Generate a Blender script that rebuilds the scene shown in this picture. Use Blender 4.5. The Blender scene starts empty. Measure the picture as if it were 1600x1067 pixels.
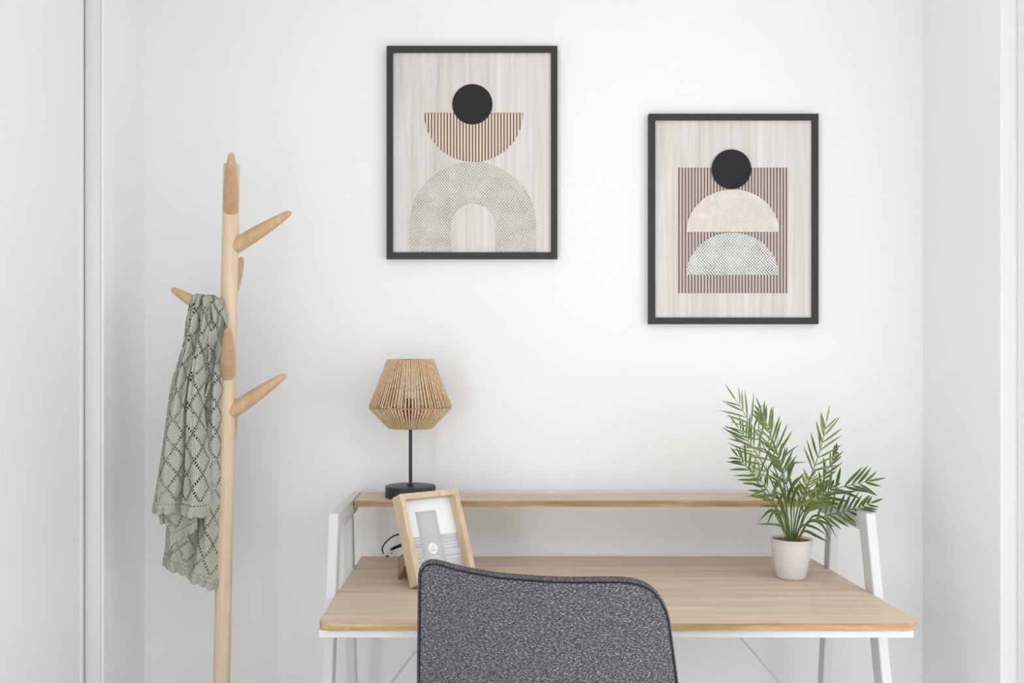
import bpy, bmesh, math, random
from mathutils import Vector, Matrix
random.seed(7)
S = bpy.context.scene
COL = S.collection
F = 1387.0; PX, PY = 760.0, 575.0; CZ = 1.25     # focal length in pixels, principal point, eye height

# ---------------------------------------------------------------- camera
cd = bpy.data.cameras.new('camera'); cam = bpy.data.objects.new('camera', cd); COL.objects.link(cam)
cam.location = (0, 0, CZ); cam.rotation_euler = (math.pi/2, 0, 0)
cd.sensor_fit = 'HORIZONTAL'; cd.sensor_width = 36; cd.lens = F/1600*36
cd.shift_x = (800-PX)/1600; cd.shift_y = (PY-533.5)/1600
cd.clip_start = .02
S.camera = cam
# ---------------------------------------------------------------- world, daylight through the windows, added fill lamps
S.view_settings.view_transform = 'Standard'; S.view_settings.look = 'None'
S.view_settings.gamma = 1; S.view_settings.use_curve_mapping = False
S.view_settings.exposure = 0.09
W = bpy.data.worlds.new('world'); S.world = W; W.use_nodes = True
W.node_tree.nodes['Background'].inputs[0].default_value = (.86, .93, 1, 1)
W.node_tree.nodes['Background'].inputs[1].default_value = .25
def area(name, loc, rot, sx, sy, power, col):
    l = bpy.data.lights.new(name, 'AREA'); l.shape = 'RECTANGLE'; l.size = sx; l.size_y = sy
    l.energy = power; l.color = col
    o = bpy.data.objects.new(name, l); o.location = loc; o.rotation_euler = rot; COL.objects.link(o)
    return o

area('daylight_right_window', (1.42, 1.02, 1.15), (0, math.radians(90), 0), 2.0, 1.6, 19.5, (.99, .995, 1))
area('daylight_front_window', (.25, -2.72, .97), (math.radians(90), 0, 0), 1.95, 1.7, 17, (.985, .99, 1))
area('added_left_fill', (-1.25, -.4, .95), (0, math.radians(-90), 0), 1.6, 1.7, 52, (.985, .99, 1))  # fill added to brighten the right wall, behind the added left window
area('added_ceiling_light', (.9, -.6, 2.57), (0, 0, 0), .4, .4, 4, (1, 1, 1))  # unseen lamp added to cast the picture frames' shadows, no fixture built

# ---------------------------------------------------------------- helpers
def lin(c):
    return tuple(((v/255)/12.92 if v/255 <= .04045 else ((v/255+.055)/1.055)**2.4) for v in c)
class NT:
    def __init__(s, name, rough=.6, spec=.3):
        s.m = bpy.data.materials.new(name); s.m.use_nodes = True; s.t = s.m.node_tree
        s.b = s.t.nodes['Principled BSDF']; s.out = s.t.nodes['Material Output']
        s.b.inputs['Roughness'].default_value = rough; s.b.inputs['Specular IOR Level'].default_value = spec
    def n(s, typ, **kw):
        x = s.t.nodes.new(typ)
        for k, v in kw.items(): setattr(x, k, v)
        return x
    def l(s, a, b): s.t.links.new(a, b)
    def math(s, op, a, b=None, clamp=False):
        x = s.n('ShaderNodeMath', operation=op); x.use_clamp = clamp
        for i, v in enumerate((a, b)):
            if v is None: continue
            if isinstance(v, (int, float)): x.inputs[i].default_value = v
            else: s.l(v, x.inputs[i])
        return x.outputs[0]
    def coords(s, which='Object'):
        return s.n('ShaderNodeTexCoord').outputs[which]
    def mapping(s, v, scale=(1,1,1), rot=(0,0,0), loc=(0,0,0)):
        x = s.n('ShaderNodeMapping'); s.l(v, x.inputs[0])
        x.inputs['Scale'].default_value = scale; x.inputs['Rotation'].default_value = rot; x.inputs['Location'].default_value = loc
        return x.outputs[0]
    def noise(s, v, scale, detail=3, rough=.5, dist=0):
        x = s.n('ShaderNodeTexNoise'); s.l(v, x.inputs['Vector']); x.inputs['Scale'].default_value = scale
        x.inputs['Detail'].default_value = detail; x.inputs['Roughness'].default_value = rough
        x.inputs['Distortion'].default_value = dist
        return x.outputs[0]
    def ramp(s, f, stops, interp='LINEAR'):
        x = s.n('ShaderNodeValToRGB'); s.l(f, x.inputs[0]); e = x.color_ramp.elements; x.color_ramp.interpolation = interp
        while len(e) < len(stops): e.new(.5)
        for q, (p, c) in zip(e, stops): q.position = p; q.color = (*lin(c), 1)
        return x.outputs[0]
    def mix(s, f, a, b, mode='MIX'):
        x = s.n('ShaderNodeMix', data_type='RGBA', blend_type=mode)
        for i, v in ((0, f), (6, a), (7, b)):
            if isinstance(v, (int, float)): x.inputs[i].default_value = v
            elif isinstance(v, tuple): x.inputs[i].default_value = (*lin(v), 1)
            else: s.l(v, x.inputs[i])
        return x.outputs[2]
    def base(s, c):
        if isinstance(c, tuple): s.b.inputs['Base Color'].default_value = (*lin(c), 1)
        else: s.l(c, s.b.inputs['Base Color'])
        return s
    def bump(s, h, strength=.3, dist=.001):
        x = s.n('ShaderNodeBump'); x.inputs['Strength'].default_value = strength; x.inputs['Distance'].default_value = dist
        s.l(h, x.inputs['Height']); s.l(x.outputs[0], s.b.inputs['Normal']); return s
    def sep(s, v):
        x = s.n('ShaderNodeSeparateXYZ'); s.l(v, x.inputs[0]); return x.outputs

def plain(name, c, rough=.5, spec=.3, var=0, metal=0):
    t = NT(name, rough, spec)
    if var:
        nz = t.noise(t.coords(), 40, 4)
        t.base(t.mix(nz, tuple(max(0, v-var) for v in c), tuple(min(255, v+var) for v in c)))
        t.bump(nz, .05, .0005)
    else: t.base(c)
    t.b.inputs['Metallic'].default_value = metal
    return t.m
def wall_mat(name, c):
    t = NT(name, .75, .15); nz = t.noise(t.coords(), 60, 4)
    t.base(t.mix(t.noise(t.coords(), 1.5, 2), tuple(v-2 for v in c), tuple(v+1 for v in c))); t.bump(nz, .04, .0006)
    return t.m
def oak(name, lo, mid, hi, axis='X', saw=True, scale=1.0, rough=.45):
    t = NT(name, rough, .3); co = t.coords()
    st = {'X': (1.2, 22, 22), 'Z': (22, 22, 1.2)}[axis]
    st = tuple(v*scale for v in st)
    v = t.mapping(co, st)
    n1 = t.noise(v, 1.6, 5, .6, .6); n2 = t.noise(t.mapping(co, tuple(q*3 for q in st)), 4, 4, .6)
    f = t.math('ADD', t.math('MULTIPLY', n1, .7), t.math('MULTIPLY', n2, .3))
    col = t.ramp(f, [(.34, lo), (.5, mid), (.64, hi)])
    if saw:   # pale saw marks that cross the grain in patches
        w = t.n('ShaderNodeTexWave', wave_type='BANDS', bands_direction='X'); t.l(t.mapping(co, (1, 1, 1), (0, 0, .6)), w.inputs[0]); w.inputs['Scale'].default_value = 45; w.inputs['Distortion'].default_value = 2
        patch = t.math('GREATER_THAN', t.noise(t.mapping(co, (2.5, 14, 8)), 1.5, 2), .56)
        g = t.math('MULTIPLY', t.math('MULTIPLY', t.math('GREATER_THAN', w.outputs[1], .7), patch), .28)
        col = t.mix(g, col, tuple(min(255, q+10) for q in hi))
    t.base(col); t.bump(f, .12, .0006)
    return t.m

M = {}
M['wall'] = wall_mat('white_wall_paint', (241, 241, 241))
M['trim'] = plain('white_gloss_trim', (238, 238, 238), .35, .4)
M['floor'] = oak('floor_planks', (216, 214, 211), (225, 224, 221), (233, 232, 230), 'X', False)
M['desk'] = oak('sonoma_oak_laminate', (196, 172, 148), (211, 190, 168), (222, 204, 184))
M['deskedge'] = oak('oak_edge_banding', (146, 112, 78), (180, 146, 108), (202, 172, 136), 'X', False, 1.6)
M['steel'] = plain('white_powder_coat', (212, 213, 213), .45, .35)
M['beech'] = oak('pale_beech', (206, 180, 150), (219, 196, 168), (228, 208, 184), 'Z', False, .8, .4)
M['peg'] = oak('oiled_beech', (188, 152, 116), (200, 166, 130), (211, 180, 146), 'Z', False, .9, .4)
M['black'] = plain('black_satin_metal', (42, 43, 45), .4, .4)
M['blackframe'] = plain('charcoal_frame_paint', (56, 55, 56), .5, .3, 4)
M['disc'] = plain('black_felt_card', (47, 46, 48), .8, .15, 4)
M['pot'] = plain('white_ceramic', (226, 221, 219), .25, .5)
M['boxframe'] = oak('light_oak_box_frame', (196, 172, 140), (210, 189, 160), (222, 205, 180), 'Z', False, 2.0)
M['cardboard'] = plain('brown_easel_board', (158, 134, 112), .8, .1, 6)
M['paper'] = plain('white_paper', (244, 245, 250), .7, .2)
M['whiteplastic'] = plain('white_plastic', (235, 236, 238), .4, .4)

def link(name, bm, mat, parent=None, smooth=False, angle=35):
    me = bpy.data.meshes.new(name); bmesh.ops.recalc_face_normals(bm, faces=bm.faces)
    for f in bm.faces: f.smooth = smooth
    bm.to_mesh(me); bm.free()
    if isinstance(mat, (list, tuple)):
        for m in mat: me.materials.append(m)
    else: me.materials.append(mat)
    o = bpy.data.objects.new(name, me); COL.objects.link(o)
    if smooth and angle: me.set_sharp_from_angle(angle=math.radians(angle))
    if parent: o.parent = parent
    return o
def tag(o, label, cat, group=None):
    o['label'] = label; o['category'] = cat
    if group: o['group'] = group
    return o
def thing(name, loc, label, cat, rot=(0,0,0), group=None):
    o = bpy.data.objects.new(name, None); COL.objects.link(o); o.location = loc; o.rotation_euler = rot
    o.empty_display_size = .05
    return tag(o, label, cat, group)
def struct(o): o['kind'] = 'structure'; return o
def BM(): return bmesh.new()
def box(bm, x0, x1, y0, y1, z0, z1, bev=0, mi=0, seg=2):
    r = bmesh.ops.create_cube(bm, size=1, matrix=Matrix.Translation(((x0+x1)/2, (y0+y1)/2, (z0+z1)/2)) @ Matrix.Diagonal((abs(x1-x0), abs(y1-y0), abs(z1-z0), 1)))
    fs = set(f for v in r['verts'] for f in v.link_faces)
    for f in fs: f.material_index = mi
    if bev:
        es = list(set(e for v in r['verts'] for e in v.link_edges))
        bmesh.ops.bevel(bm, geom=es, offset=bev, segments=seg, affect='EDGES', profile=.5)
def prism(bm, pts, fn, d0, d1, mi=0, mi_top=None):
    """extrude polygon pts (a,b); fn(a,b,d)->co"""
    A = [bm.verts.new(fn(a, b, d0)) for a, b in pts]; B = [bm.verts.new(fn(a, b, d1)) for a, b in pts]
    f1 = bm.faces.new(A); f2 = bm.faces.new(B[::-1])
    for f in (f1, f2): f.material_index = mi if mi_top is None else mi_top
    n = len(pts)
    for i in range(n):
        f = bm.faces.new((A[i], B[i], B[(i+1) % n], A[(i+1) % n])); f.material_index = mi
def lathe(bm, prof, c=(0,0,0), n=48, mi=0, cap0=True, cap1=True):
    rings = []
    for r, z in prof:
        rings.append([bm.verts.new((c[0]+r*math.cos(2*math.pi*k/n), c[1]+r*math.sin(2*math.pi*k/n), c[2]+z)) for k in range(n)])
    for a, b in zip(rings, rings[1:]):
        for k in range(n):
            f = bm.faces.new((a[k], a[(k+1) % n], b[(k+1) % n], b[k])); f.material_index = mi
    if cap0: bm.faces.new(rings[0][::-1]).material_index = mi
    if cap1: bm.faces.new(rings[-1]).material_index = mi
def tube(bm, pts, rad, n=8, mi=0, caps=True, closed=False):
    pts = [Vector(p) for p in pts]; N = len(pts)
    rads = rad if isinstance(rad, (list, tuple)) else [rad]*N
    rings = []; prev = None
    for i, p in enumerate(pts):
        if closed: t = pts[(i+1) % N]-pts[i-1]
        else: t = pts[min(i+1, N-1)]-pts[max(i-1, 0)]
        t.normalize()
        if prev is None:
            u = t.cross(Vector((0, 0, 1)) if abs(t.z) < .9 else Vector((1, 0, 0))).normalized()
        else:
            u = (prev - t*prev.dot(t)).normalized()
        prev = u; w = t.cross(u)
        rings.append([bm.verts.new(p + (u*math.cos(2*math.pi*k/n)+w*math.sin(2*math.pi*k/n))*rads[i]) for k in range(n)])
    prs = list(zip(rings, rings[1:])) + ([(rings[-1], rings[0])] if closed else [])
    for a, b in prs:
        for k in range(n):
            bm.faces.new((a[k], a[(k+1) % n], b[(k+1) % n], b[k])).material_index = mi
    if caps and not closed:
        bm.faces.new(rings[0][::-1]).material_index = mi; bm.faces.new(rings[-1]).material_index = mi
def cat(P, t):
    """Catmull-Rom through tuples P, t in 0..1"""
    n = len(P)-1; x = max(0, min(.999999, t))*n; i = int(x); f = x-i
    g = lambda k: P[max(0, min(n, k))]
    p0, p1, p2, p3 = g(i-1), g(i), g(i+1), g(i+2)
    if i == 0: p0 = tuple(2*a-b for a, b in zip(p1, p2))
    if i == n-1: p3 = tuple(2*a-b for a, b in zip(p2, p1))
    return tuple(.5*((2*b)+(-a+c)*f+(2*a-5*b+4*c-d)*f*f+(-a+3*b-3*c+d)*f**3) for a, b, c, d in zip(p0, p1, p2, p3))
def wp(x, y, Y):
    """world point seen at pixel x,y at distance Y - used only to read sizes off the photograph"""
    return Vector(((x-PX)*Y/F, Y, CZ-(y-PY)*Y/F))

# ---------------------------------------------------------------- room
YW = 2.44; XL = -.94; XR = 1.199; YF = -2.6; ZC = 2.6
XL2, YL2 = -.98, 2.19       # recess at the left doorway
XR2, YR2 = 1.241, 2.071
bm = BM(); box(bm, XL-.3, XR+.6, YF-.1, YW+.1, -.1, 0); struct(link('floor', bm, M['floor']))
bm = BM(); box(bm, XL-.3, XR+.6, YF-.1, YW+.1, ZC, ZC+.1); struct(link('ceiling', bm, M['wall']))
bm = BM(); box(bm, XL-.3, XR+.5, YW, YW+.1, 0, ZC); struct(link('wall_back', bm, M['wall']))
lw0, lw1, lz0, lz1 = -1.3, .5, .12, 2.3       # unseen window added in the near left wall, lets fill light in
bm = BM()
box(bm, XL-.2, XL, YL2, YW, 0, ZC)
box(bm, XL2-.14, XL2-.02, YF, lw0, 0, ZC); box(bm, XL2-.14, XL2-.02, lw1, .9, 0, ZC)
box(bm, XL2-.14, XL2-.02, lw0, lw1, 0, lz0); box(bm, XL2-.14, XL2-.02, lw0, lw1, lz1, ZC)
box(bm, XL2-.14, XL2-.02, .9, YL2, 2.45, ZC)
struct(link('wall_left', bm, M['wall']))
# doorway on the left: casing with a bead at its edge, then the door leaf
bm = BM()
box(bm, XL-.045, XL-.001, YL2-.015, YL2-.0005, 0, 2.45, .002)
box(bm, XL-.004, XL+.004, YL2-.019, YL2-.004, 0, 2.45, .003)
struct(link('trim_1', bm, M['trim']))
bm = BM()
box(bm, XL2-.014, XL2, .9, YL2-.046, .01, 2.44, .002)
for y0, y1, p in ((YL2-.050, YL2-.036, .003), (YL2-.036, YL2-.022, -.003)):
    box(bm, XL2-.02, XL2+p, y0, y1, .01, 2.44, .0015)
struct(link('door_1', bm, M['trim']))
# right wall with the window opening in its near part
wy0, wy1, wz0, wz1 = .2, 1.85, .12, 2.3
bm = BM()
box(bm, XR, XR+.3, YR2, YW, 0, ZC)
struct(link('wall_right', bm, M['wall']))
bm = BM()
box(bm, XR2, XR2+.12, YF, wy0, 0, ZC); box(bm, XR2, XR2+.12, wy1, YR2, 0, ZC)
box(bm, XR2, XR2+.12, wy0, wy1, 0, wz0); box(bm, XR2, XR2+.12, wy0, wy1, wz1, ZC)
struct(link('wall_right_near', bm, M['wall']))
bm = BM(); box(bm, XR2-.004, XR2-.0002, 1.93, YR2-.004, 0, ZC, .001); struct(link('trim_2', bm, M['trim']))
bm = BM()
def winframe(bm, fn, a0, a1, b0, b1, w=.05):
    for p in ((a0, a0+w, b0, b1), (a1-w, a1, b0, b1), (a0+w, a1-w, b0, b0+w), (a0+w, a1-w, b1-w, b1), ((a0+a1)/2-w/2, (a0+a1)/2+w/2, b0+w, b1-w)):
        fn(bm, *p)
winframe(bm, lambda b, a0, a1, b0, b1: box(b, XR2+.03, XR2+.08, a0, a1, b0, b1, .003), wy0, wy1, wz0, wz1)
struct(link('window_1', bm, M['trim']))
bm = BM(); winframe(bm, lambda b, a0, a1, b0, b1: box(b, XL2-.1, XL2-.05, a0, a1, b0, b1, .003), lw0, lw1, lz0, lz1)  # frame of the opening added for the left fill
struct(link('added_window_3', bm, M['trim']))
fx0, fx1, fz0, fz1 = -.8, 1.2, .12, 2.4
bm = BM()
box(bm, XL-.3, fx0, YF-.1, YF, 0, ZC); box(bm, fx1, XR+.5, YF-.1, YF, 0, ZC)
box(bm, fx0, fx1, YF-.1, YF, 0, fz0); box(bm, fx0, fx1, YF-.1, YF, fz1, ZC)
struct(link('wall_front', bm, M['wall']))
bm = BM(); winframe(bm, lambda b, a0, a1, b0, b1: box(b, a0, a1, YF-.07, YF-.02, b0, b1, .003), fx0, fx1, fz0, fz1)
struct(link('window_2', bm, M['trim']))

# ---------------------------------------------------------------- desk
DX0, DX1, DY0, DY1, DZ = -.336, .864, 1.76, 2.388, .744
desk = thing('writing_desk', ((DX0+DX1)/2, (DY0+DY1)/2, 0), 'oak-topped writing desk with raised back shelf and splayed white metal legs', 'desk')
ox, oy = desk.location.x, desk.location.y
def dlink(name, bm, mat, smooth=False, parent=None):
    for v in bm.verts: v.co -= Vector((ox, oy, 0))
    return link(name, bm, mat, parent or desk, smooth)
def rrect(x0, x1, y0, y1, r, n=8, front_only=True):
    P = []
    for cx, cy, a0, rr in ((x0+r, y0+r, 180, r), (x1-r, y0+r, 270, r)):
        for k in range(n+1):
            a = math.radians(a0+90*k/n); P.append((cx+rr*math.cos(a), cy+rr*math.sin(a)))
    P += [(x1, y1), (x0, y1)]
    return P
bm = BM(); prism(bm, rrect(DX0, DX1, DY0, DY1, .032), lambda a, b, d: Vector((a, b, d)), DZ-.0155, DZ, 1, 0)
o = dlink('tabletop', bm, [M['desk'], M['deskedge']])
bm = BM()
for p in ((DX0+.003, DX1-.014, DY0+.006, DY0+.030), (DX0+.003, DX1-.014, DY1-.03, DY1-.004), (DX0+.003, DX0+.028, DY0+.03, DY1-.03), (DX1-.039, DX1-.014, DY0+.03, DY1-.03)):
    box(bm, *p, DZ-.0305, DZ-.0157, .001)
dlink('apron', bm, M['steel'])
SZ = .915
bm = BM(); prism(bm, [(DX0+.001, 2.245), (DX1-.001, 2.245), (DX1-.001, 2.378), (DX0+.001, 2.378)], lambda a, b, d: Vector((a, b, d)), SZ-.016, SZ, 1, 0)
dlink('shelf', bm, [M['desk'], M['deskedge']])
bm = BM(); box(bm, DX0-.022, DX1+.022, 2.3785, 2.395, SZ-.026, SZ+.003, .001); dlink('shelf_back_rail', bm, M['steel'])
ZT = .918
yf = lambda z: 1.983+.235*(z-DZ)      # front face of the front leg
yr = lambda z: 2.243-.135*(z-DZ)      # front face of the rear leg
for sx in (0, 1):
    a0, a1 = ((DX0-.023, DX0-.001), (DX1+.001, DX1+.023))[sx]
    fn = lambda a, b, d: Vector((d, a, b))
    for nm, pts in (('leg', [(yf(0), 0), (yf(0)+.042, 0), (yf(ZT-.041)+.042, ZT-.041), (2.30, ZT-.041), (2.3785, ZT-.024), (2.3785, ZT), (yf(ZT), ZT)]),
                    ('leg', [(yr(0), 0), (yr(0)+.034, 0), (yr(ZT-.0412)+.034, ZT-.0412), (yr(ZT-.0412), ZT-.0412)])):
        bm = BM(); prism(bm, pts, fn, a0, a1)
        bmesh.ops.bevel(bm, geom=bm.edges[:], offset=.0015, segments=2, affect='EDGES')
        dlink(nm, bm, M['steel'])
for x0, x1 in ((-.03, DX0-.004), (.52, DX1+.004)):
    bm = BM(); tube(bm, [(x0, 2.30, DZ-.03), (x1, 2.318, .31)], .0032, 8); dlink('brace', bm, M['steel'], True)

# ---------------------------------------------------------------- wall pictures
def slat_mat(name, light, dark, per, duty, off=0):
    t = NT(name, .6, .2); co = t.coords(); x = t.sep(co)[0]
    f = t.math('FRACT', t.math('ADD', t.math('MULTIPLY', x, 1/per), 50+off))
    m = t.math('LESS_THAN', f, duty)
    li = t.mix(t.noise(t.mapping(co, (60, 20, 4)), 2, 3), tuple(v-12 for v in light), tuple(v+8 for v in light))
    t.base(t.mix(m, li, dark)); t.bump(t.math('SUBTRACT', 1, m), .5, .001)
    return t.m
def herring(name, light, dark, band, per, width=.36, swap=False, amt=1.0, vary=10):
    t = NT(name, .8, .1); co = t.coords(); X, Yc, Z = t.sep(co)
    if swap: X, Z = Z, X
    tri = t.math('ABSOLUTE', t.math('SUBTRACT', t.math('MULTIPLY', t.math('FRACT', t.math('ADD', t.math('MULTIPLY', Z, .5/band), 20)), 2), 1))
    ph = t.math('ADD', t.math('MULTIPLY', X, 1/per), t.math('MULTIPLY', tri, band/per))
    par = t.math('MULTIPLY', t.math('FLOOR', t.math('MULTIPLY', t.math('FRACT', t.math('ADD', t.math('MULTIPLY', Z, .5/band), 20)), 2)), .5)
    ph = t.math('ADD', ph, par)      # strokes of neighbouring rows are staggered
    ph = t.math('ADD', ph, t.math('MULTIPLY', t.noise(co, 160, 2), .5))
    f = t.math('FRACT', t.math('ADD', ph, 60))
    d = t.math('ABSOLUTE', t.math('SUBTRACT', f, .5))
    m = t.n('ShaderNodeMapRange'); t.l(d, m.inputs[0]); m.inputs[1].default_value = width/2+.09; m.inputs[2].default_value = width/2-.09
    fade = t.n('ShaderNodeMapRange'); t.l(t.noise(co, 22, 3), fade.inputs[0]); fade.inputs[1].default_value = .3; fade.inputs[2].default_value = .65; fade.inputs[3].default_value = .55; fade.inputs[4].default_value = 1
    k = t.math('MULTIPLY', t.math('MULTIPLY', m.outputs[0], fade.outputs[0]), amt)
    cell = t.noise(t.mapping(co, (1, 1, 1)), 55, 1)
    li = t.mix(cell, tuple(v-vary for v in light), tuple(min(255, v+vary) for v in light))
    t.base(t.mix(k, li, dark)); t.bump(t.math('SUBTRACT', 1, m.outputs[0]), .4, .0008)
    return t.m
def ashboard(name, lo, mid, hi):
    t = NT(name, .6, .15); co = t.coords()
    n1 = t.noise(t.mapping(co, (9, 9, .55)), 2.2, 3, .5, 1.2); n2 = t.noise(t.mapping(co, (60, 60, 1.6)), 2.0, 4, .6, .4)
    f = t.math('ADD', t.math('MULTIPLY', n1, .55), t.math('MULTIPLY', n2, .45))
    t.base(t.ramp(f, [(.36, lo), (.5, mid), (.64, hi)])); return t.m
M['ashA'] = ashboard('washed_ash_board', (200, 194, 189), (214, 208, 203), (226, 221, 217))
M['slatA'] = slat_mat('walnut_slat_print', (222, 204, 190), (78, 58, 48), .00862, .34)
M['slatB'] = slat_mat('rosy_slat_print', (198, 184, 176), (84, 68, 62), .00862, .33, .3)
M['herA'] = herring('fine_herringbone_weave', (222, 218, 211), (118, 111, 101), .0138, .0080, .36)
M['herB'] = herring('bold_herringbone_weave', (230, 229, 224), (98, 95, 90), .0142, .0082, .4)
M['basket'] = herring('bamboo_basket_weave', (224, 217, 207), (160, 148, 133), .0125, .0088, .2, True, .7, 14)
YP = 2.42
def wall_picture(px0, px1, py0, py1, label, shapes):
    s = YP/F
    X0, X1, Z1, Z0 = (px0-PX)*s, (px1-PX)*s, CZ-(py0-PY)*s, CZ-(py1-PY)*s
    cx, cz = (X0+X1)/2, (Z0+Z1)/2
    t = thing('framed_wall_art', (cx, YW-.001, cz), label, 'wall art', group=None)
    hw, hh = (X1-X0)/2, (Z1-Z0)/2; w = .0172
    bm = BM(); D = YW-.001-YP        # depth of the frame off the wall
    outer = [(-hw, -hh), (hw, -hh), (hw, hh), (-hw, hh)]; inner = [(-hw+w, -hh+w), (hw-w, -hh+w), (hw-w, hh-w), (-hw+w, hh-w)]
    for i in range(4):
        j = (i+1) % 4
        prism(bm, [outer[i], outer[j], inner[j], inner[i]], lambda a, b, d: Vector((a, d, b)), -D, 0)
    bmesh.ops.remove_doubles(bm, verts=bm.verts[:], dist=1e-5)
    dd = {}
    for f in bm.faces:
        dd.setdefault(tuple(sorted(v.index for v in f.verts)), []).append(f)
    bm.verts.index_update(); dd = {}
    for f in bm.faces: dd.setdefault(tuple(sorted(v.index for v in f.verts)), []).append(f)
    bmesh.ops.delete(bm, geom=[f for g in dd.values() if len(g) > 1 for f in g], context='FACES')
    fr = link('frame', bm, M['blackframe'], t)
    bm = BM(); box(bm, -hw+w-.002, hw-w+.002, -D+.0072, -D+.0105, -hh+w-.002, hh-w+.002)
    link('backing_board', bm, M['ashA'], t)
    L = lambda x, y: ((x-PX)*s-cx, CZ-(y-PY)*s-cz)
    for k, (nm, pts, mat, lev) in enumerate(shapes):
        bm = BM(); P = [L(*p) for p in pts]
        prism(bm, P, lambda a, b, d: Vector((a, d, b)), -D+.0071-.0012*lev, -D+.0071-.0012*(lev-1)-.0001)
        link(nm, bm, mat, t)
    return t
def arc(cx, cy, rx, ry, a0, a1, n=48):
    return [(cx+rx*math.cos(math.radians(a0+(a1-a0)*k/n)), cy-ry*math.sin(math.radians(a0+(a1-a0)*k/n))) for k in range(n+1)]
wall_picture(604, 871, 71.5, 404, 'black framed picture with striped half circle above a woven arch', [
    ('woven_arch', arc(739, 351, 99, 99, 180, 0)+[(838, 393)]+[(774.5, 393)]+arc(739.5, 352, 35, 35, 0, 180)+[(704.5, 393), (640, 393)], M['herA'], 1),
    ('striped_half_circle', arc(740, 175, 77.5, 77, 180, 360), M['slatA'], 1),
    ('black_disc', arc(738, 162, 31.5, 31.5, 0, 357, 60), M['disc'], 2)])
wall_picture(1014, 1279, 177.5, 506, 'black framed picture with two woven half circles on a striped rectangle', [
    ('striped_rectangle', [(1060, 261), (1232, 261), (1232, 457.5), (1060, 457.5)], M['slatB'], 1),
    ('herringbone_half_circle', arc(1145, 429, 72, 66, 0, 180), M['herB'], 2),
    ('basketweave_half_circle', arc(1145.5, 362, 72.5, 66.5, 0, 180), M['basket'], 3),
    ('black_disc', arc(1143.3, 264, 31, 31, 0, 357, 60), M['disc'], 4)])

# ---------------------------------------------------------------- coat rack
PYc = 2.18; sc = PYc/F
pole_x = lambda z: -.6256-.0193*(1.748-z)
rack = thing('coat_rack', (pole_x(0), PYc, 0), 'tall pale wooden tree coat rack with angled pegs beside the doorway', 'coat rack')
ro = rack.location.copy()
def rlink(name, bm, mat, smooth=True):
    for v in bm.verts: v.co -= ro
    return link(name, bm, mat, rack, smooth, 40)
bm = BM()
zs = [.02+(1.748-.02)*k/12 for k in range(13)]
tube(bm, [(pole_x(z), PYc, z) for z in zs]+[(pole_x(1.7502), PYc, 1.7502)], [.0200]*13+[.0182], 40)
rlink('pole', bm, M['beech'])
bm = BM(); lathe(bm, [(.17, 0), (.172, .006), (.17, .02), (.165, .026), (.03, .032)], (ro.x, ro.y, 0), 64); rlink('base', bm, M['beech'])
def peg(base, tip, r0=.0185):
    base = Vector(base); tip = Vector(tip); d = tip-base; Ln = d.length; u = d/Ln
    pts = []; rr = []
    prof = [(0, .95), (.15, 1.0), (.35, .97), (.55, .86), (.72, .71), (.86, .55), (.94, .43), (.975, .32), (.993, .18), (1, .05)]
    for t, r in prof: pts.append(base+d*t); rr.append(r0*r)
    bm = BM(); tube(bm, pts, rr, 24); rlink('peg', bm, M['peg'])
def pc(y): z = CZ-(y-PY)*sc; return (pole_x(z), PYc, z)
peg(pc(390), wp(455, 331, PYc+.01)); peg(pc(648), wp(447, 585, PYc+.01))
b = pc(503); peg(b, wp(267, 451, PYc-.01))
b = pc(318); peg((b[0], b[1]-.002, b[2]-.022), wp(361.5, 239, 2.045))
b = pc(575); peg((b[0], b[1]-.002, b[2]-.022), wp(357, 513, 2.045))
b = pc(455); peg((b[0], b[1], b[2]-.01), wp(377.5, 403, 2.31))
b = pc(690); peg((b[0], b[1], b[2]-.01), wp(366, 640, 2.31))

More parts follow.
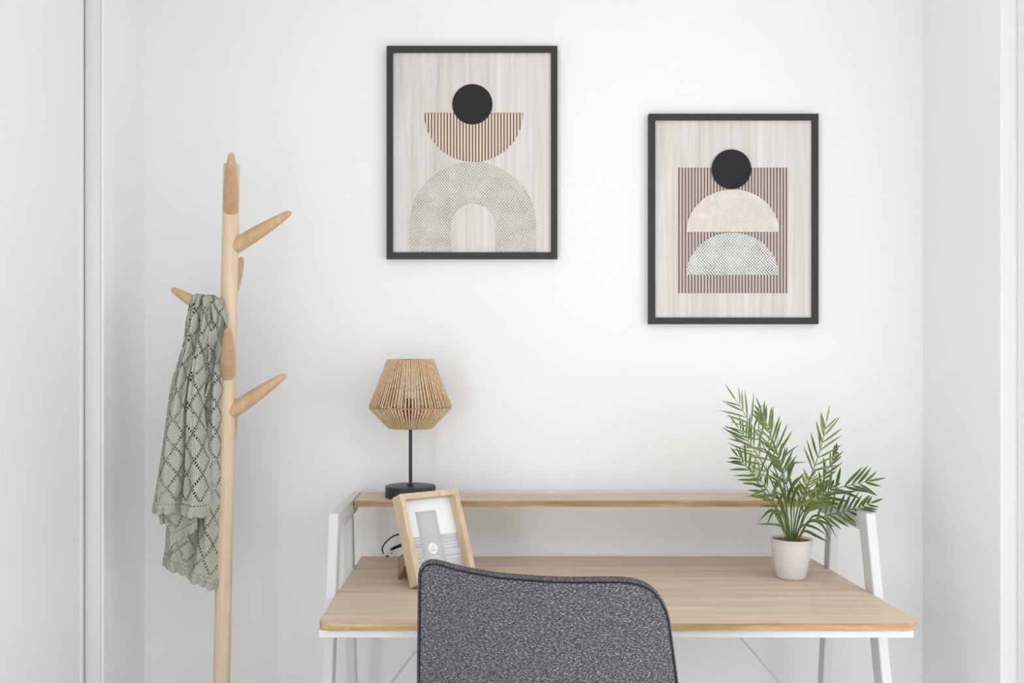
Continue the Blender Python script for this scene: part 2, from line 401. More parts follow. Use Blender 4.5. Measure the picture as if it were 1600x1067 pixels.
# ---------------------------------------------------------------- knitted throw
def knit():
    t = NT('sage_green_lace_knit', .9, .08); uv = t.coords('UV'); U, V, _ = t.sep(uv)
    a = t.math('ADD', t.math('MULTIPLY', U, 1/.046), t.math('MULTIPLY', V, 1/.066))
    b = t.math('SUBTRACT', t.math('MULTIPLY', U, 1/.046), t.math('MULTIPLY', V, 1/.066))
    def near(x, half):      # 1 where x is close to an integer
        f = t.math('FRACT', t.math('ADD', x, 40.5)); return t.math('LESS_THAN', t.math('ABSOLUTE', t.math('SUBTRACT', f, .5)), half)
    la = t.math('MULTIPLY', near(a, .085), near(t.math('MULTIPLY', b, 6), .29))
    lb = t.math('MULTIPLY', near(b, .085), near(t.math('MULTIPLY', a, 6), .29))
    hole = t.math('MAXIMUM', la, lb)
    hem = t.math('GREATER_THAN', V, .034)
    hole = t.math('MULTIPLY', hole, hem)
    hl = t.math('MULTIPLY', t.math('LESS_THAN', t.math('ABSOLUTE', t.math('SUBTRACT', V, .025)), .0014), near(t.math('MULTIPLY', U, 1/.008), .25))
    hole = t.math('MAXIMUM', hole, hl)
    n = t.noise(uv, 500, 3, .6)
    w = t.n('ShaderNodeTexWave', wave_type='BANDS', bands_direction='X'); t.l(uv, w.inputs[0]); w.inputs['Scale'].default_value = 70; w.inputs['Distortion'].default_value = 1.5
    w2 = t.n('ShaderNodeTexWave', wave_type='BANDS', bands_direction='Y'); t.l(uv, w2.inputs[0]); w2.inputs['Scale'].default_value = 130; w2.inputs['Distortion'].default_value = 2
    h = t.math('ADD', t.math('ADD', t.math('MULTIPLY', w.outputs[1], .5), t.math('MULTIPLY', w2.outputs[1], .3)), n)
    t.base(t.mix(t.math('MULTIPLY', h, .6), (148, 151, 136), (220, 221, 207))); t.bump(h, .9, .0022)
    tr = t.n('ShaderNodeBsdfTransparent'); mx = t.n('ShaderNodeMixShader')
    t.l(hole, mx.inputs[0]); t.l(t.b.outputs[0], mx.inputs[1]); t.l(tr.outputs[0], mx.inputs[2]); t.l(mx.outputs[0], t.out.inputs[0])
    return t.m
M['knit'] = knit()
bm = BM(); uvl = bm.loops.layers.uv.new('UVMap')
def sheet(L, R, Y0, folds, nu=110, nv=150, scallop=.004, wrap=True, sag=0, Ytop=None, uoff=0, hemcurve=0):
    """one hanging layer: L and R are its left and right outline points, folds bend it in depth"""
    P = []
    for j in range(nv+1):
        v = j/nv; l = cat(L, v); r = cat(R, v); row = []
        for i in range(nu+1):
            s = i/nu
            x = l[0]+(r[0]-l[0])*s; y = l[1]+(r[1]-l[1])*s
            d = folds(s, v)
            yy = Y0 if Ytop is None else Ytop+(Y0-Ytop)*min(1, v*3)**.7
            p = wp(x, y, Y0); p.y = yy - d
            e = max(0, (v-.93)/.07)
            p.z -= sag*math.sin(math.pi*s)*(1-v)**2 * .3
            p.z -= hemcurve*math.sin(math.pi*s)*v*v
            row.append(p)
        P.append(row)
    # scalloped, slightly flared hem
    wdt = (P[-1][-1]-P[-1][0]).length; ns = max(2, round(wdt*1.35/.026))
    for j in range(nv+1):
        v = j/nv; e = max(0, (v-.9)/.1)
        for i in range(nu+1):
            s = i/nu
            P[j][i].z -= scallop*e*abs(math.sin(math.pi*ns*s+.6))*1.6
            P[j][i].y -= .003*e*math.sin(2*math.pi*ns*s+.9)
    # ridge above the hem
    mid = nu//2; vl = [0.0]*(nv+1)
    for j in range(nv-1, -1, -1): vl[j] = vl[j+1]+(P[j][mid]-P[j+1][mid]).length
    for j in range(nv+1):
        g = math.exp(-((vl[j]-.019)/.0025)**2)
        for i in range(nu+1): P[j][i].y -= .0035*g
    if wrap:     # carry the top edge over the peg and down behind it
        top = P[0]; extra = []
        for k in range(1, 9):
            a = math.pi*k/8; row = []
            for i, p in enumerate(top):
                hgt = .012
                row.append(Vector((p.x, p.y+(1-math.cos(a))*.5*(2.205-p.y)*1.0, p.z+hgt*math.sin(a)-(.02 if k == 8 else 0))))
            extra.append(row)
        for k, row in enumerate(extra):
            P.insert(0, row); vl.insert(0, vl[0]+.006)
    V = [[bm.verts.new(p) for p in row] for row in P]
    UU = []
    for row in P:
        acc = [0.0]
        for a_, b_ in zip(row, row[1:]): acc.append(acc[-1]+(b_-a_).length)
        m_ = acc[len(acc)//2]; UU.append([q-m_+uoff for q in acc])
    for j in range(len(P)-1):
        for i in range(nu):
            f = bm.faces.new((V[j][i], V[j][i+1], V[j+1][i+1], V[j+1][i]))
            for lp, (jj, ii) in zip(f.loops, ((j, i), (j, i+1), (j+1, i+1), (j+1, i))):
                lp[uvl].uv = (UU[jj][ii], vl[jj])
def G(x, c, w): return math.exp(-((x-c)/w)**2)
def foldsA(s, v):
    a = .014+.007*v
    c1 = .62-.14*v; c2 = .2+.05*v
    d = a*(.9*G(s, .30, .17)+1.0*G(s, .74+.02*math.sin(3*v), .17)) - .020*G(s, c1+.02*math.sin(5*v), .045)*min(1, v*4)
    d += .006*math.sin(19*s+5*v+1.0)*(1-.5*v)*min(1, v*5+.4) + .003*math.sin(37*s-9*v)*(1-v)
    d += .004*math.sin(9*v+6*s)
    d -= .014*G(s, 1, .09)+.016*G(s, 0, .08)
    return d
def foldsB(s, v):
    d = .008*math.sin(13*s+7*v)+.005*math.sin(27*s-10*v+1)*(1-.6*v)+.003*math.sin(12*v+3*s)
    d += .010*G(s, .78, .16) - .012*G(s, .50-.05*v, .06)*v
    d -= .014*G(s, 1, .06)+.014*G(s, 0, .07)
    return d
# layer behind the peg, nearest the wall
sheet([(297, 470), (289, 500), (283, 540), (266, 600), (257, 660), (250, 715), (252, 765), (259, 805), (258, 850), (253, 880)],
      [(342, 476), (347, 510), (346, 560), (343, 620), (343, 680), (343, 740), (342, 790), (341, 840), (338, 875), (330, 905)], 2.222, lambda s, v: .6*foldsB(s, v+.3), 80, 120, wrap=False)
# long layer, its hem hangs lowest at the right
sheet([(296, 469), (291, 500), (286, 550), (280, 620), (276, 700), (272, 770), (268, 830), (262, 860), (256, 884)],
      [(346, 476), (355, 510), (353, 560), (348, 620), (347, 700), (347, 780), (346, 850), (343, 895), (336, 921)], 2.155, foldsB, 120, 170, uoff=.01)
# small turned-up flap between the two hems
sheet([(270, 770), (268, 800), (267, 825), (266, 851)], [(314, 770), (311, 790), (309, 805), (308, 826)], 2.128,
      lambda s, v: .006*math.sin(7*s+2)+.004*math.sin(5*v), 50, 50, .003, wrap=False)
# short front layer
sheet([(300, 466), (291, 500), (286, 540), (270, 590), (259, 640), (251, 690), (243, 745), (238, 780), (235, 799)],
      [(322, 466), (327, 500), (322, 540), (318, 590), (316, 640), (321, 690), (326, 745), (327, 780), (325, 806)], 2.118, foldsA, 120, 150, Ytop=2.15, hemcurve=-.003)
# shoulder of the throw lying over the peg
sheet([(300, 465), (298, 500), (296, 540), (300, 590), (303, 630)],
      [(347, 474), (354, 500), (352, 540), (340, 590), (322, 640)], 2.140, lambda s, v: .008*math.sin(17*s+9*v)+.004*math.sin(31*s-8*v)+.01*G(s, .6, .2)-.012*G(s, 0, .1)-.02*v, 90, 80, 0, uoff=.02)
# little corner tail
sheet([(246, 792), (248, 802), (250, 812), (252, 818)], [(259, 794), (259, 802), (258, 812), (257, 817)], 2.135, lambda s, v: .004*math.sin(6*s), 12, 20, .001, wrap=False)
throw = link('knitted_throw', bm, M['knit'], None, True, None)
c0 = Vector((pole_x(1.4)-.07, PYc, .72))
for v in throw.data.vertices: v.co -= c0
throw.location = c0
sm = throw.modifiers.new('thickness', 'SOLIDIFY'); sm.thickness = .003; sm.offset = 0
tag(throw, 'sage green lace knit throw hanging from the left peg of the wooden coat rack', 'throw')

# ---------------------------------------------------------------- table lamp
LX, LY = -.1975, 2.310
lamp = thing('table_lamp', (LX, LY, SZ), 'table lamp with straw cord shade and black stand on the desk shelf', 'lamp')
bm = BM(); lathe(bm, [(.060, 0), (.0645, .0008), (.0655, .003), (.0655, .027), (.0645, .029), (.062, .0298)], (0, 0, 0), 80); link('base', bm, M['black'], lamp, True)
bm = BM(); lathe(bm, [(.0085, .0296), (.0085, .034), (.0045, .035), (.0045, .205)], (0, 0, 0), 24); link('pole', bm, M['black'], lamp, True)
zb, zm, zt_ = 1.0945-SZ, 1.1475-SZ, 1.2715-SZ; rb, rm, rt = .055, .1055, .0578
bm = BM()
lathe(bm, [(.014, .20), (.0165, .205), (.0165, .255), (.0135, .257)], (0, 0, 0), 24)
for k in range(3):
    a = 2*math.pi*k/3; tube(bm, [(0, 0, .20), (rb*math.cos(a), rb*math.sin(a), zb)], .0018, 6)
link('socket', bm, M['black'], lamp, True)
bm = BM(); lathe(bm, [(.0125, .256), (.014, .268), (.024, .285), (.028, .302), (.024, .318), (.012, .329), (.002, .332)], (0, 0, 0), 24); link('bulb', bm, M['whiteplastic'], lamp, True)
def straw():
    t = NT('natural_paper_cord', .8, .1); co = t.coords()
    n = t.noise(t.mapping(co, (250, 250, 60)), 1.6, 4, .6)
    t.base(t.ramp(n, [(.3, (172, 138, 100)), (.5, (208, 178, 142)), (.7, (234, 214, 184))])); t.bump(n, .5, .0008); return t.m
M['straw'] = straw()
bm = BM(); NS = 74
for k in range(NS):
    a = 2*math.pi*k/NS; j = random.uniform(-.012, .012); rr = random.uniform(.0023, .0028)
    P = lambda r, z, da=0: (r*math.cos(a+da), r*math.sin(a+da), z)
    q = .0025
    j2 = random.uniform(-.012, .012)
    tube(bm, [P(rt-q, zt_-.006, j), P(rt, zt_, j), P(rt+q*.6, zt_-.002, j), P((rt+rm)/2, (zt_+zm)/2, (j+j2)/2), P(rm+.0005, zm+.002, j2)], rr, 7)
    tube(bm, [P(rm+.0005, zm-.001, j2), P((rb+rm)/2, (zb+zm)/2, j2/2), P(rb+q*.6, zb+.002), P(rb, zb, 0), P(rb-q, zb+.005)], rr, 7)
shade = link('shade', bm, M['straw'], lamp, True, None)
for r, z in ((rt-.0045, zt_-.004), (rm-.0045, zm), (rb-.0045, zb+.004)):
    bm = BM(); tube(bm, [(r*math.cos(2*math.pi*k/72), r*math.sin(2*math.pi*k/72), z) for k in range(72)], .0016, 6, closed=True)
    link('shade_ring', bm, M['straw'], shade, True)
# cord drops behind the shelf and loops on the desk, its spare length tied white
def smooth_pts(P, n=60): return [Vector(cat([tuple(p) for p in P], k/n)) for k in range(n+1)]
bm = BM(); l0 = Vector((LX, LY, SZ))
pts = [Vector((LX+.03, LY+.052, SZ+.006)), Vector((LX+.045, 2.405, SZ+.004)), Vector((LX+.05, 2.412, SZ-.03)), wp(660, 828, 2.405), wp(622, 835, 2.39), wp(606, 844, 2.375), wp(597.5, 856, 2.36), wp(600, 866, 2.34),
       wp(608, 869, 2.33), wp(614, 862, 2.33), wp(612, 858, 2.33), wp(640, 850, 2.30)]
tube(bm, [p-l0 for p in smooth_pts(pts, 110)], .0021, 8); cord = link('cord', bm, M['black'], lamp, True)
bm = BM(); tube(bm, [wp(611, 858.5, 2.315)-l0, wp(616, 856, 2.31)-l0, wp(640, 846, 2.30)-l0], [.003, .0042, .0042], 10); link('plug_grip', bm, M['black'], cord, True)
bm = BM()
for a, b_ in ((( 600, 867.5), (611, 859.5)), ((608, 868.5), (620, 866)), ((611, 859.5), (620, 866))):
    tube(bm, [wp(*a, 2.32)-l0, wp(*b_, 2.318)-l0], [.0034, .0048], 8)
link('white_tie', bm, M['whiteplastic'], cord, True)

# ---------------------------------------------------------------- box picture frame on the desk
fX, fY, psi, th, fw, fh, ft = -.17526, 2.03674, .63089, .39327, .16468, .21281, .03693
pf = thing('photo_frame', (fX, fY, DZ), 'small oak box frame leaning back beside the chair on the desk', 'photo frame')
rv = Vector((math.cos(psi), math.sin(psi), 0)); bv = Vector((-math.sin(psi), math.cos(psi), 0)); zv = Vector((0, 0, 1))
uv_ = math.cos(th)*zv+math.sin(th)*bv; nv_ = -(math.cos(th)*bv-math.sin(th)*zv)
mw = .013
def fr(a, b, d): return rv*a+uv_*b+nv_*d + Vector((0, 0, .0006))   # a right, b up, d towards the viewer
bm = BM()
O = [(0, 0), (fw, 0), (fw, fh), (0, fh)]; I = [(mw, mw), (fw-mw, mw), (fw-mw, fh-mw), (mw, fh-mw)]
for i in range(4):
    j = (i+1) % 4; prism(bm, [O[i], O[j], I[j], I[i]], fr, 0, ft)
link('frame', bm, M['boxframe'], pf)
bm = BM(); prism(bm, [(mw-.002, mw-.002), (fw-mw+.002, mw-.002), (fw-mw+.002, fh-mw+.002), (mw-.002, fh-mw+.002)], fr, .001, .010); link('backing', bm, M['cardboard'], pf)
iw, ih = fw-2*mw, fh-2*mw
def ins(u, v): return (mw+iw*u, fh-mw-ih*v)
def quad(bm, u0, u1, v0, v1, d0, d1): prism(bm, [ins(u0, v1), ins(u1, v1), ins(u1, v0), ins(u0, v0)], fr, d0, d1)
bm = BM(); quad(bm, 0, 1, 0, 1, .0101, .0106); link('print', bm, M['paper'], pf)
def lines_mat():
    t = NT('grey_brushed_print', .7, .15); co = t.coords(); Z = t.sep(co)[2]
    n = t.noise(t.mapping(co, (6, 6, 200)), 2.2, 3, .6)
    t.base(t.ramp(n, [(.35, (178, 180, 186)), (.5, (204, 206, 211)), (.65, (226, 228, 232))])); return t.m
bm = BM(); quad(bm, 0, 1, .47, 1, .0107, .0109); link('textured_band', bm, lines_mat(), pf)
bm = BM(); quad(bm, .25, .66, .15, 1, .0110, .0112); link('grey_strip', bm, plain('pale_grey_ink', (199, 200, 205), .7, .15), pf)
bm = BM()
for u0, u1, v0, v1 in ((.25, .66, .15, .156), (.25, .258, .15, 1), (.652, .66, .15, 1), (.29, .62, .175, .179), (.29, .295, .175, 1), (.615, .62, .175, 1)):
    quad(bm, u0, u1, v0, v1, .01125, .0114)
link('strip_outline', bm, plain('mid_grey_ink', (178, 180, 188), .7, .15), pf)
cxl, cyl = ins(.455, .635); lw = .0128
bm = BM(); prism(bm, [(cxl+lw*(1+.05*math.cos(12*math.pi*k/48*2))*math.cos(2*math.pi*k/96), cyl+lw*(1+.05*math.cos(12*math.pi*k/48*2))*math.sin(2*math.pi*k/96)) for k in range(96)], fr, .01125, .0114); lg = link('round_emblem', bm, M['paper'], pf)
bm = BM()
def ring(bm, pts, wdt, d0, d1):
    n = len(pts); c = Vector((sum(p[0] for p in pts)/n, sum(p[1] for p in pts)/n))
    inner = [tuple(c+(Vector(p)-c)*(1-wdt)) for p in pts]
    for i in range(n):
        j = (i+1) % n; prism(bm, [pts[i], pts[j], inner[j], inner[i]], fr, d0, d1)
q = lw*.62
ring(bm, [(cxl-q*.75, cyl-q*.8), (cxl+q*.75, cyl-q*.8), (cxl+q*.75, cyl+.1*q), (cxl, cyl+q), (cxl-q*.75, cyl+.1*q)], .22, .01145, .0116)
ring(bm, [(cxl-q*.28, cyl-q*.7), (cxl+q*.28, cyl-q*.7), (cxl+q*.28, cyl+.0*q), (cxl-q*.28, cyl+.0*q)], .3, .01145, .0116)
link('emblem_house', bm, plain('emblem_grey', (196, 198, 204), .7, .15), lg)
bm = BM()
for k in range(9):
    u = .355+.0225*k; quad(bm, u, u+.016, .735, .745, .01125, .0114)
link('small_lettering', bm, M['paper'], pf)
# easel stand behind the frame
bm = BM()
hgt = .105; top = fr(.040, hgt+.02, -.001)
foot = Vector((top.x, top.y, 0))+bv*.028
A = [fr(.030, hgt, -.0005), fr(.075, hgt, -.0005)]; foot0 = bv*.090
yA = A[0]; yB = A[1]
F0 = rv*.022+foot0*1.0; F1 = rv*.080+foot0*1.0
pA = [A[0]+rv*.018, A[1]-rv*.010, F1+zv*.0008, F0+zv*.0008, F0+zv*.052+ (A[0]-F0)*.0]
vs = [bm.verts.new(p) for p in (pA[0], pA[1], pA[2], pA[3], pA[4])]; vb = [bm.verts.new(v.co - nv_*.0 + Vector((-math.sin(psi)*.0025, math.cos(psi)*.0025, 0))) for v in vs]
bm.faces.new(vs); bm.faces.new(vb[::-1])
for i in range(5): bm.faces.new((vs[i], vb[i], vb[(i+1) % 5], vs[(i+1) % 5]))
link('easel_stand', bm, M['cardboard'], pf)

# ---------------------------------------------------------------- potted palm
QX, QY = .7355, 2.142
palm = thing('potted_palm', (QX, QY, DZ), 'small leafy palm in a white pot on the right side of the desk', 'potted plant')
bm = BM()
lathe(bm, [(.0300, 0), (.0325, .001), (.0345, .006), (.0395, .03), (.0440, .055), (.0475, .082), (.0492, .0925), (.0502, .0935), (.0500, .0955), (.0480, .0960), (.0465, .0945), (.0455, .086), (.044, .080)], (0, 0, 0), 72)
link('pot', bm, M['pot'], palm, True, 60)
bm = BM(); lathe(bm, [(.0453, .070), (.0453, .0865), (.03, .089), (.001, .090)], (0, 0, 0), 40)
for k in range(420):
    a = random.uniform(0, 6.283); r = .0445*math.sqrt(random.random()); rr = random.uniform(.0014, .003)
    bmesh.ops.create_icosphere(bm, subdivisions=1, radius=rr, matrix=Matrix.Translation((r*math.cos(a), r*math.sin(a), .0885+random.uniform(0, .002))) @ Matrix.Diagonal((1, random.uniform(.7, 1.4), .7, 1)))
def soilm():
    t = NT('clay_granules', .9, .1); t.base(t.ramp(t.noise(t.coords(), 300, 2), [(.35, (120, 94, 74)), (.5, (165, 135, 108)), (.65, (205, 178, 150))], 'CONSTANT')); return t.m
s_ = link('granules', bm, soilm(), palm, True); s_['kind'] = 'stuff'
def leafm(name='palm_leaf', cs=((36, 56, 30), (66, 90, 42), (110, 130, 66))):
    t = NT(name, .38, .4); uv = t.coords('UV'); U, V, _ = t.sep(uv); co = t.coords()
    n = t.noise(co, 14, 3)
    edge = t.math('MULTIPLY', t.math('ABSOLUTE', t.math('SUBTRACT', U, .5)), 2)
    dark = t.ramp(n, [(.3, cs[0]), (.5, cs[1]), (.7, cs[2])])
    c = t.mix(t.math('MULTIPLY', t.math('POWER', edge, 2.0), .6), dark, (176, 190, 128))
    tipf = t.n('ShaderNodeMapRange'); t.l(V, tipf.inputs[0]); tipf.inputs[1].default_value = .75; tipf.inputs[2].default_value = 1; tipf.inputs[4].default_value = .7
    c = t.mix(tipf.outputs[0], c, (92, 98, 74))
    t.base(c)
    t.b.inputs['Subsurface Weight'].default_value = 0
    tl = t.n('ShaderNodeBsdfTranslucent'); t.l(c, tl.inputs[0]); mx = t.n('ShaderNodeMixShader'); mx.inputs[0].default_value = .25
    t.l(t.b.outputs[0], mx.inputs[1]); t.l(tl.outputs[0], mx.inputs[2]); t.l(mx.outputs[0], t.out.inputs[0]); return t.m
M['leaf'] = leafm()
M['young_leaf'] = leafm('young_palm_leaf', ((58, 80, 38), (104, 122, 58), (158, 168, 98)))
M['stem'] = plain('palm_stem', (92, 112, 60), .45, .35, 14)
po = Vector((QX, QY, DZ))
def blade(bm, uvl, base, d, up, length, width, bend=.25, droop=0):
    """slender pointed leaflet from base along d, folded lightly along its midrib"""
    d = d.normalized(); side = d.cross(up).normalized(); nrm = side.cross(d).normalized()
    prof = [(0, .12), (.08, .45), (.22, .85), (.4, 1), (.58, .92), (.74, .68), (.88, .36), (1, .02)]
    rows = []
    for t, w in prof:
        c = base + d*length*t + nrm*(bend*length*t*t) + Vector((0, 0, -droop*length*t*t))
        hw = width*w*.5
        rows.append((c-side*hw+nrm*hw*.35, c, c+side*hw+nrm*hw*.35, t))
    V = [[bm.verts.new(p) for p in r[:3]] for r in rows]
    for a in range(len(rows)-1):
        for k in (0, 1):
            f = bm.faces.new((V[a][k], V[a][k+1], V[a+1][k+1], V[a+1][k])); f.smooth = True
            for lp, (aa, kk) in zip(f.loops, ((a, k), (a, k+1), (a+1, k+1), (a+1, k))): lp[uvl].uv = (kk*.5, rows[aa][3])
def frond(path, y_end, n, lmax, start=.35, wid=.0068, ang=38, tilt=0.0, prof=None, seed=0, droop=.05, sides=(1, 1)):
    """path: pixels from pot to tip; y_end: distance of the tip beyond the pot (metres)"""
    rnd = random.Random(seed)
    P = []
    m = len(path)-1
    for k, (x, y) in enumerate(path):
        t = k/m; Y = QY+y_end*t**1.3; P.append(tuple(wp(x, y, Y)))
    P[0] = (QX+(path[0][0]-1236)*.0017, QY+rnd.uniform(-.015, .015), DZ+.088)
    Q = smooth_pts(P, 48); Q = [q-po for q in Q]
    bs = BM(); tube(bs, Q, [.0021*(1-.75*k/48) for k in range(49)], 6)
    bl = BM(); uvl = bl.loops.layers.uv.new('UVMap')
    for k in range(n):
        t = start+(1-start)*(k+.5*rnd.random())/n
        i = min(47, int(t*48)); p = Q[i].lerp(Q[i+1], t*48-i) if t < 1 else Q[48]
        T = (Q[i+1]-Q[max(0, i-1)]).normalized()
        nf = Vector((tilt, -1, .25)).normalized()
        sd = T.cross(nf).normalized(); nf2 = sd.cross(T).normalized()
        uu = (t-start)/(1-start)
        Lr = lmax*(.55+.45*math.sin(math.pi*min(1, .18+uu*.85)))*rnd.uniform(.85, 1.1)
        a0 = math.radians(ang*(1.15-.45*uu)+rnd.uniform(-7, 7))
        for sgn, use in ((1, sides[0]), (-1, sides[1])):
            if not use: continue
            a = a0*rnd.uniform(.85, 1.15)
            d = T*math.cos(a)+sd*sgn*math.sin(a)+nf2*rnd.uniform(-.15, .35)
            upv = (nf2+sd*sgn*rnd.uniform(-.5, .5)+Vector((rnd.uniform(-.4, .4), 0, 0))).normalized()
            blade(bl, uvl, p, d, upv, Lr, wid*rnd.uniform(.85, 1.15), rnd.uniform(-.14, .2), droop*rnd.uniform(-1.8, 2.6))
    blade(bl, uvl, Q[48], (Q[48]-Q[46]), Vector((0, -1, .3)), lmax*.62, wid*.8, 0, 0)
    st = link('frond', bs, M['stem'], palm, True, None)
    lf = link('leaflets', bl, M['young_leaf'] if seed in (1, 2, 3, 5, 10) else M['leaf'], st, True, None); lf['kind'] = 'stuff'
    del lf['kind']
    return st
frond([(1234, 838), (1226, 780), (1212, 735), (1192, 695), (1172, 660), (1150, 626)], -.02, 10, .080, .45, seed=1, ang=44, wid=.0052)
frond([(1235, 838), (1228, 780), (1221, 735), (1212, 700), (1202, 672), (1191, 645)], .03, 12, .068, .36, seed=2, ang=36, wid=.0062)
frond([(1232, 838), (1218, 785), (1200, 740), (1182, 708), (1168, 688), (1155, 670)], .04, 10, .074, .40, seed=3, ang=44, wid=.005)
frond([(1231, 838), (1215, 800), (1196, 772), (1180, 748), (1166, 728), (1154, 714)], -.06, 8, .062, .42, seed=4, ang=42, wid=.0062)
frond([(1240, 838), (1252, 790), (1263, 755), (1274, 725), (1284, 695), (1291, 660)], .0, 7, .070, .50, seed=5, ang=34, wid=.0056)
frond([(1242, 838), (1255, 812), (1275, 785), (1300, 766), (1332, 757), (1356, 752)], -.05, 9, .066, .32, seed=6, ang=42, wid=.0078)
frond([(1243, 838), (1262, 818), (1290, 806), (1316, 800), (1340, 793), (1360, 786)], -.09, 10, .056, .30, seed=7, ang=50, wid=.0074)
frond([(1240, 838), (1258, 800), (1276, 770), (1290, 742), (1300, 720), (1306, 706)], .09, 7, .048, .45, seed=8, ang=26, wid=.006)
frond([(1237, 838), (1236, 800), (1232, 770), (1226, 748), (1222, 730), (1214, 708)], -.06, 8, .066, .30, seed=9, ang=38, wid=.0068)
frond([(1238, 838), (1244, 805), (1250, 782), (1256, 768), (1262, 756), (1268, 745)], -.08, 7, .054, .30, seed=10, ang=36, wid=.0078)
frond([(1231, 838), (1222, 815), (1212, 790), (1200, 768), (1188, 750), (1176, 738)], -.10, 8, .062, .36, seed=11, ang=38, wid=.0082)
frond([(1239, 838), (1248, 812), (1258, 795), (1272, 782), (1286, 770), (1300, 762)], .05, 7, .052, .30, seed=12, ang=42, wid=.0078)
# long basal leaves arching out of the pot
def basal(pts, Yend, w=.009):
    P = [tuple(wp(x, y, QY+Yend*(k/(len(pts)-1)))-po) for k, (x, y) in enumerate(pts)]
    P[0] = ((pts[0][0]-1236)*.0026, random.uniform(-.012, .004), .088)
    Q = smooth_pts([Vector(p) for p in P], 14)
    bl = BM(); uvl = bl.loops.layers.uv.new('UVMap'); V = []
    for k, q in enumerate(Q):
        t = k/14; T = (Q[min(14, k+1)]-Q[max(0, k-1)]).normalized(); sd = T.cross(Vector((0, -1, .35))).normalized()
        hw = .5*w*max(.16 if t < .5 else .03, math.sin(math.pi*min(1, max(0, t*1.1-.1)))**1.1)*(1 if t < .96 else .3)
        nn = sd.cross(T)
        V.append([bl.verts.new(q-sd*hw+nn*hw*.4), bl.verts.new(q), bl.verts.new(q+sd*hw+nn*hw*.4)])
    for a in range(14):
        for k in (0, 1):
            f = bl.faces.new((V[a][k], V[a][k+1], V[a+1][k+1], V[a+1][k]))
            for lp, (aa, kk) in zip(f.loops, ((a, k), (a, k+1), (a+1, k+1), (a+1, k))): lp[uvl].uv = (kk*.5, aa/14)
    link('basal_leaf', bl, M['leaf'], palm, True, None)
for pts, y in (([(1232, 838), (1222, 824), (1206, 819), (1180, 819)], -.06), ([(1231, 838), (1218, 815), (1205, 797), (1184, 816)], -.05),
               ([(1242, 838), (1262, 816), (1282, 818), (1299, 846)], -.07), ([(1240, 838), (1252, 822), (1272, 824), (1294, 838)], -.04),
               ([(1243, 838), (1268, 808), (1290, 812), (1308, 842)], -.03), ([(1239, 838), (1256, 830), (1276, 838), (1296, 848)], -.09),
               ([(1234, 838), (1225, 800), (1210, 775), (1158, 776)], -.02), ([(1235, 838), (1222, 805), (1208, 800), (1196, 826)], -.08),
               ([(1237, 838), (1236, 790), (1250, 758), (1268, 778)], -.1), ([(1233, 838), (1228, 790), (1214, 752), (1186, 740)], -.1),
               ([(1238, 838), (1240, 780), (1232, 730), (1262, 721)], -.05), ([(1236, 838), (1228, 795), (1240, 755), (1258, 742)], -.03),
               ([(1241, 838), (1262, 800), (1300, 790), (1322, 818)], -.06)):
    basal(pts, y, random.uniform(.0065, .009))

# ---------------------------------------------------------------- upholstered chair
def fabric():
    t = NT('grey_marl_upholstery', .9, .08); uv = t.coords('UV')
    v = t.mapping(uv, (330, 900, 1), (0, 0, .5)); n = t.noise(v, .62, 1, .5)
    v2 = t.mapping(uv, (760, 330, 1), (0, 0, -.4)); n2 = t.noise(v2, .7, 1, .5)
    big = t.noise(t.mapping(uv, (14, 60, 1)), 2.0, 3)
    f = t.math('ADD', t.math('MULTIPLY', n, .62), t.math('ADD', t.math('MULTIPLY', n2, .30), t.math('MULTIPLY', big, .10)))
    t.base(t.ramp(f, [(.34, (46, 46, 49)), (.47, (76, 76, 79)), (.56, (104, 104, 107)), (.70, (170, 170, 173))]))
    t.bump(f, .6, .0012); return t.m
M['fabric'] = fabric()
chair = thing('desk_chair', (.1, 1.72, 0), 'grey marl upholstered chair with curved back in front of the desk', 'chair')
co_ = chair.location.copy()
Yb = [(0, 1.612), (.06, 1.600), (.25, 1.548), (.5, 1.492), (.75, 1.468), (.88, 1.466), (.97, 1.476), (1, 1.490)]
def interp(T, s):
    for (a, p), (b, q) in zip(T, T[1:]):
        if s <= b:
            f = (s-a)/(b-a) if b > a else 0; return p+(q-p)*f
    return T[-1][1]
def smint(T, s):
    return sum(interp(T, max(0, min(1, s+o)))*w for o, w in ((-.05, 1), (-.025, 2), (0, 3), (.025, 2), (.05, 1)))/9
top = [(656.5, 906), (657.5, 896), (661, 888.5), (667, 883.5), (676, 881.5), (690, 884), (712, 890), (740, 896), (775, 902), (815, 906), (860, 909), (905, 910), (950, 909.5), (980, 910.5), (1002, 915), (1019, 924), (1031, 938), (1039, 954), (1044, 970)]
NU = 90; NVr = 50; zbot = .50
cols = []
for i in range(NU+1):
    s_top = i/NU; x, y = cat(top, s_top)
    s = (x-656)/(1048-656); Y = smint(Yb, s)
    p = wp(x, y, Y); xb = -.125+(.352+.125)*(s_top*.15+.85*max(0, min(1, s)))
    cols.append((p, xb, Y, s))
def back_pt(i, v, off=0.0):
    p, xb, Y, s = cols[i]
    z = p.z+(zbot-p.z)*v; x = p.x+(xb-p.x)*(v if True else 0)
    # gentle padding and recline
    edge = min(s, 1-s); pad = .007*(1-math.exp(-max(0, edge)/.05))*(1-math.exp(-(v+.0)*12))
    yy = Y - pad + .02*v*v*1.0 - .04*(1-v)*0
    return Vector((x, yy+off, z))
bm = BM(); uvl = bm.loops.layers.uv.new('UVMap')
Bk = [[back_pt(i, (j/NVr)**1.3) for i in range(NU+1)] for j in range(NVr+1)]
TH = .030
Fr = [[p+Vector((0, TH, 0)) for p in row] for row in Bk]
vb = [[bm.verts.new(p) for p in r] for r in Bk]; vf = [[bm.verts.new(p) for p in r] for r in Fr]
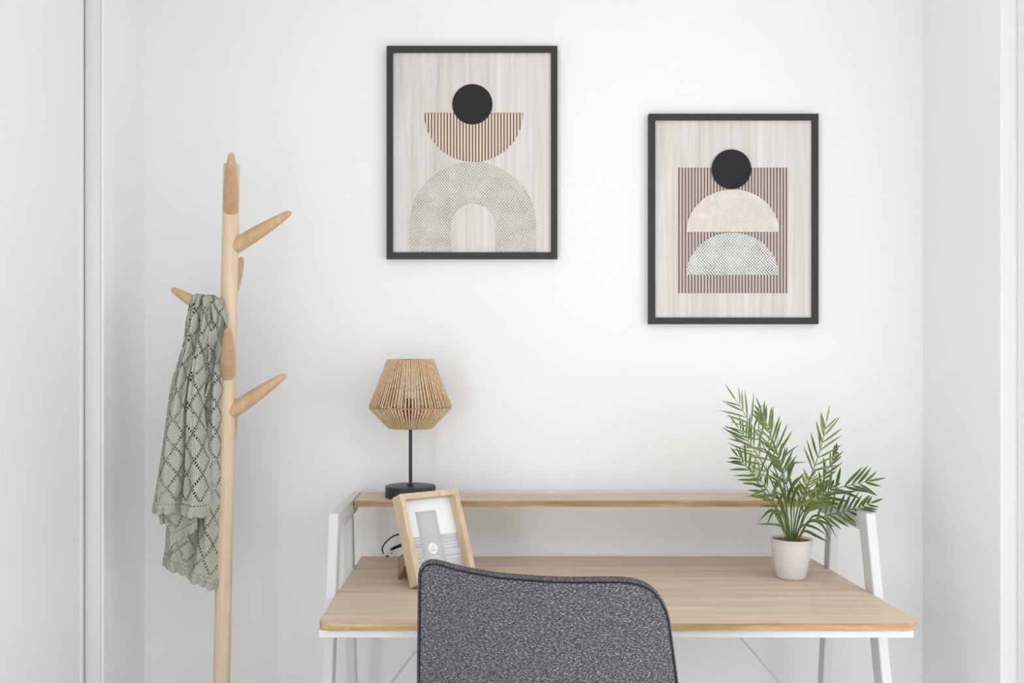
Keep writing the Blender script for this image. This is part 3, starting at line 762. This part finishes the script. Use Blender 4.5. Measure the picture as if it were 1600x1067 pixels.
def quadf(a, b, c, d, uvs):
    f = bm.faces.new((a, b, c, d))
    for lp, q_ in zip(f.loops, uvs): lp[uvl].uv = q_
for j in range(NVr):
    for i in range(NU):
        q_ = [(Bk[jj][ii].x, Bk[jj][ii].z) for jj, ii in ((j, i), (j, i+1), (j+1, i+1), (j+1, i))]
        quadf(vb[j][i], vb[j][i+1], vb[j+1][i+1], vb[j+1][i], q_); quadf(vf[j][i+1], vf[j][i], vf[j+1][i], vf[j+1][i+1], [q_[1], q_[0], q_[3], q_[2]])
# rounded rim round left side, top and right side
loop = [(j, 0) for j in range(NVr, 0, -1)]+[(0, i) for i in range(NU+1)]+[(j, NU) for j in range(1, NVr+1)]
ctr = Vector((.1, 1.5, .6))
rings = []
acc = 0; prevp = None; accs = []
for (j, i) in loop:
    p = Bk[j][i]
    if prevp is not None: acc += (p-prevp).length
    prevp = p; accs.append(acc)
K = len(loop)
for n_ in range(1, 5):
    a = math.pi*n_/5; row = []
    for k, (j, i) in enumerate(loop):
        jn, in_ = loop[min(K-1, k+1)]; jp, ip = loop[max(0, k-1)]
        tg_ = (Bk[jn][in_]-Bk[jp][ip]); out = Vector((-tg_.z, 0, tg_.x)); out.normalize()
        row.append(bm.verts.new(Bk[j][i]+Vector((0, TH*(1-math.cos(a))/2, 0))+out*.0055*math.sin(a)))
    rings.append(row)
seq = [[vb[j][i] for j, i in loop]]+rings+[[vf[j][i] for j, i in loop]]
for n_ in range(5):
    for k in range(K-1):
        quadf(seq[n_][k], seq[n_][k+1], seq[n_+1][k+1], seq[n_+1][k], [(accs[k], 2+n_*.009), (accs[k+1], 2+n_*.009), (accs[k+1], 2.009+n_*.009), (accs[k], 2.009+n_*.009)])
for v in bm.verts: v.co -= co_
bk = link('backrest', bm, M['fabric'], chair, True, None)
bm = BM(); uvp = bm.loops.layers.uv.new('UVMap')
pl = [Bk[j][i]+Vector((0, -.0006, 0)) for j, i in loop]
tube(bm, [p-co_ for p in pl], .0018, 8)
bm.faces.ensure_lookup_table(); rndp = random.Random(3)
for f in bm.faces:
    for lp in f.loops: c_ = lp.vert.co; lp[uvp].uv = (c_.x+c_.y, c_.z+c_.y*.5)
link('piping', bm, plain('dark_grey_piping', (48, 48, 51), .9, .05, 10), bk, True, None)
# seat
bm = BM(); uvs_ = bm.loops.layers.uv.new('UVMap')
box(bm, -.13, .35, 1.52, 1.98, .41, .505, .03, 0, 4)
for f in bm.faces:
    for lp in f.loops: lp[uvs_].uv = (lp.vert.co.x, lp.vert.co.y+lp.vert.co.z)
for v in bm.verts:
    v.co -= co_
link('seat', bm, M['fabric'], chair, True, None)
for sx, sy in ((-1, -1), (1, -1), (-1, 1), (1, 1)):
    bm = BM(); tube(bm, [Vector((.11+sx*.16, 1.75+sy*.15, .42))-co_, Vector((.11+sx*.23, 1.75+sy*.22, 0))-co_], [.014, .009], 14); link('leg', bm, M['black'], chair, True)
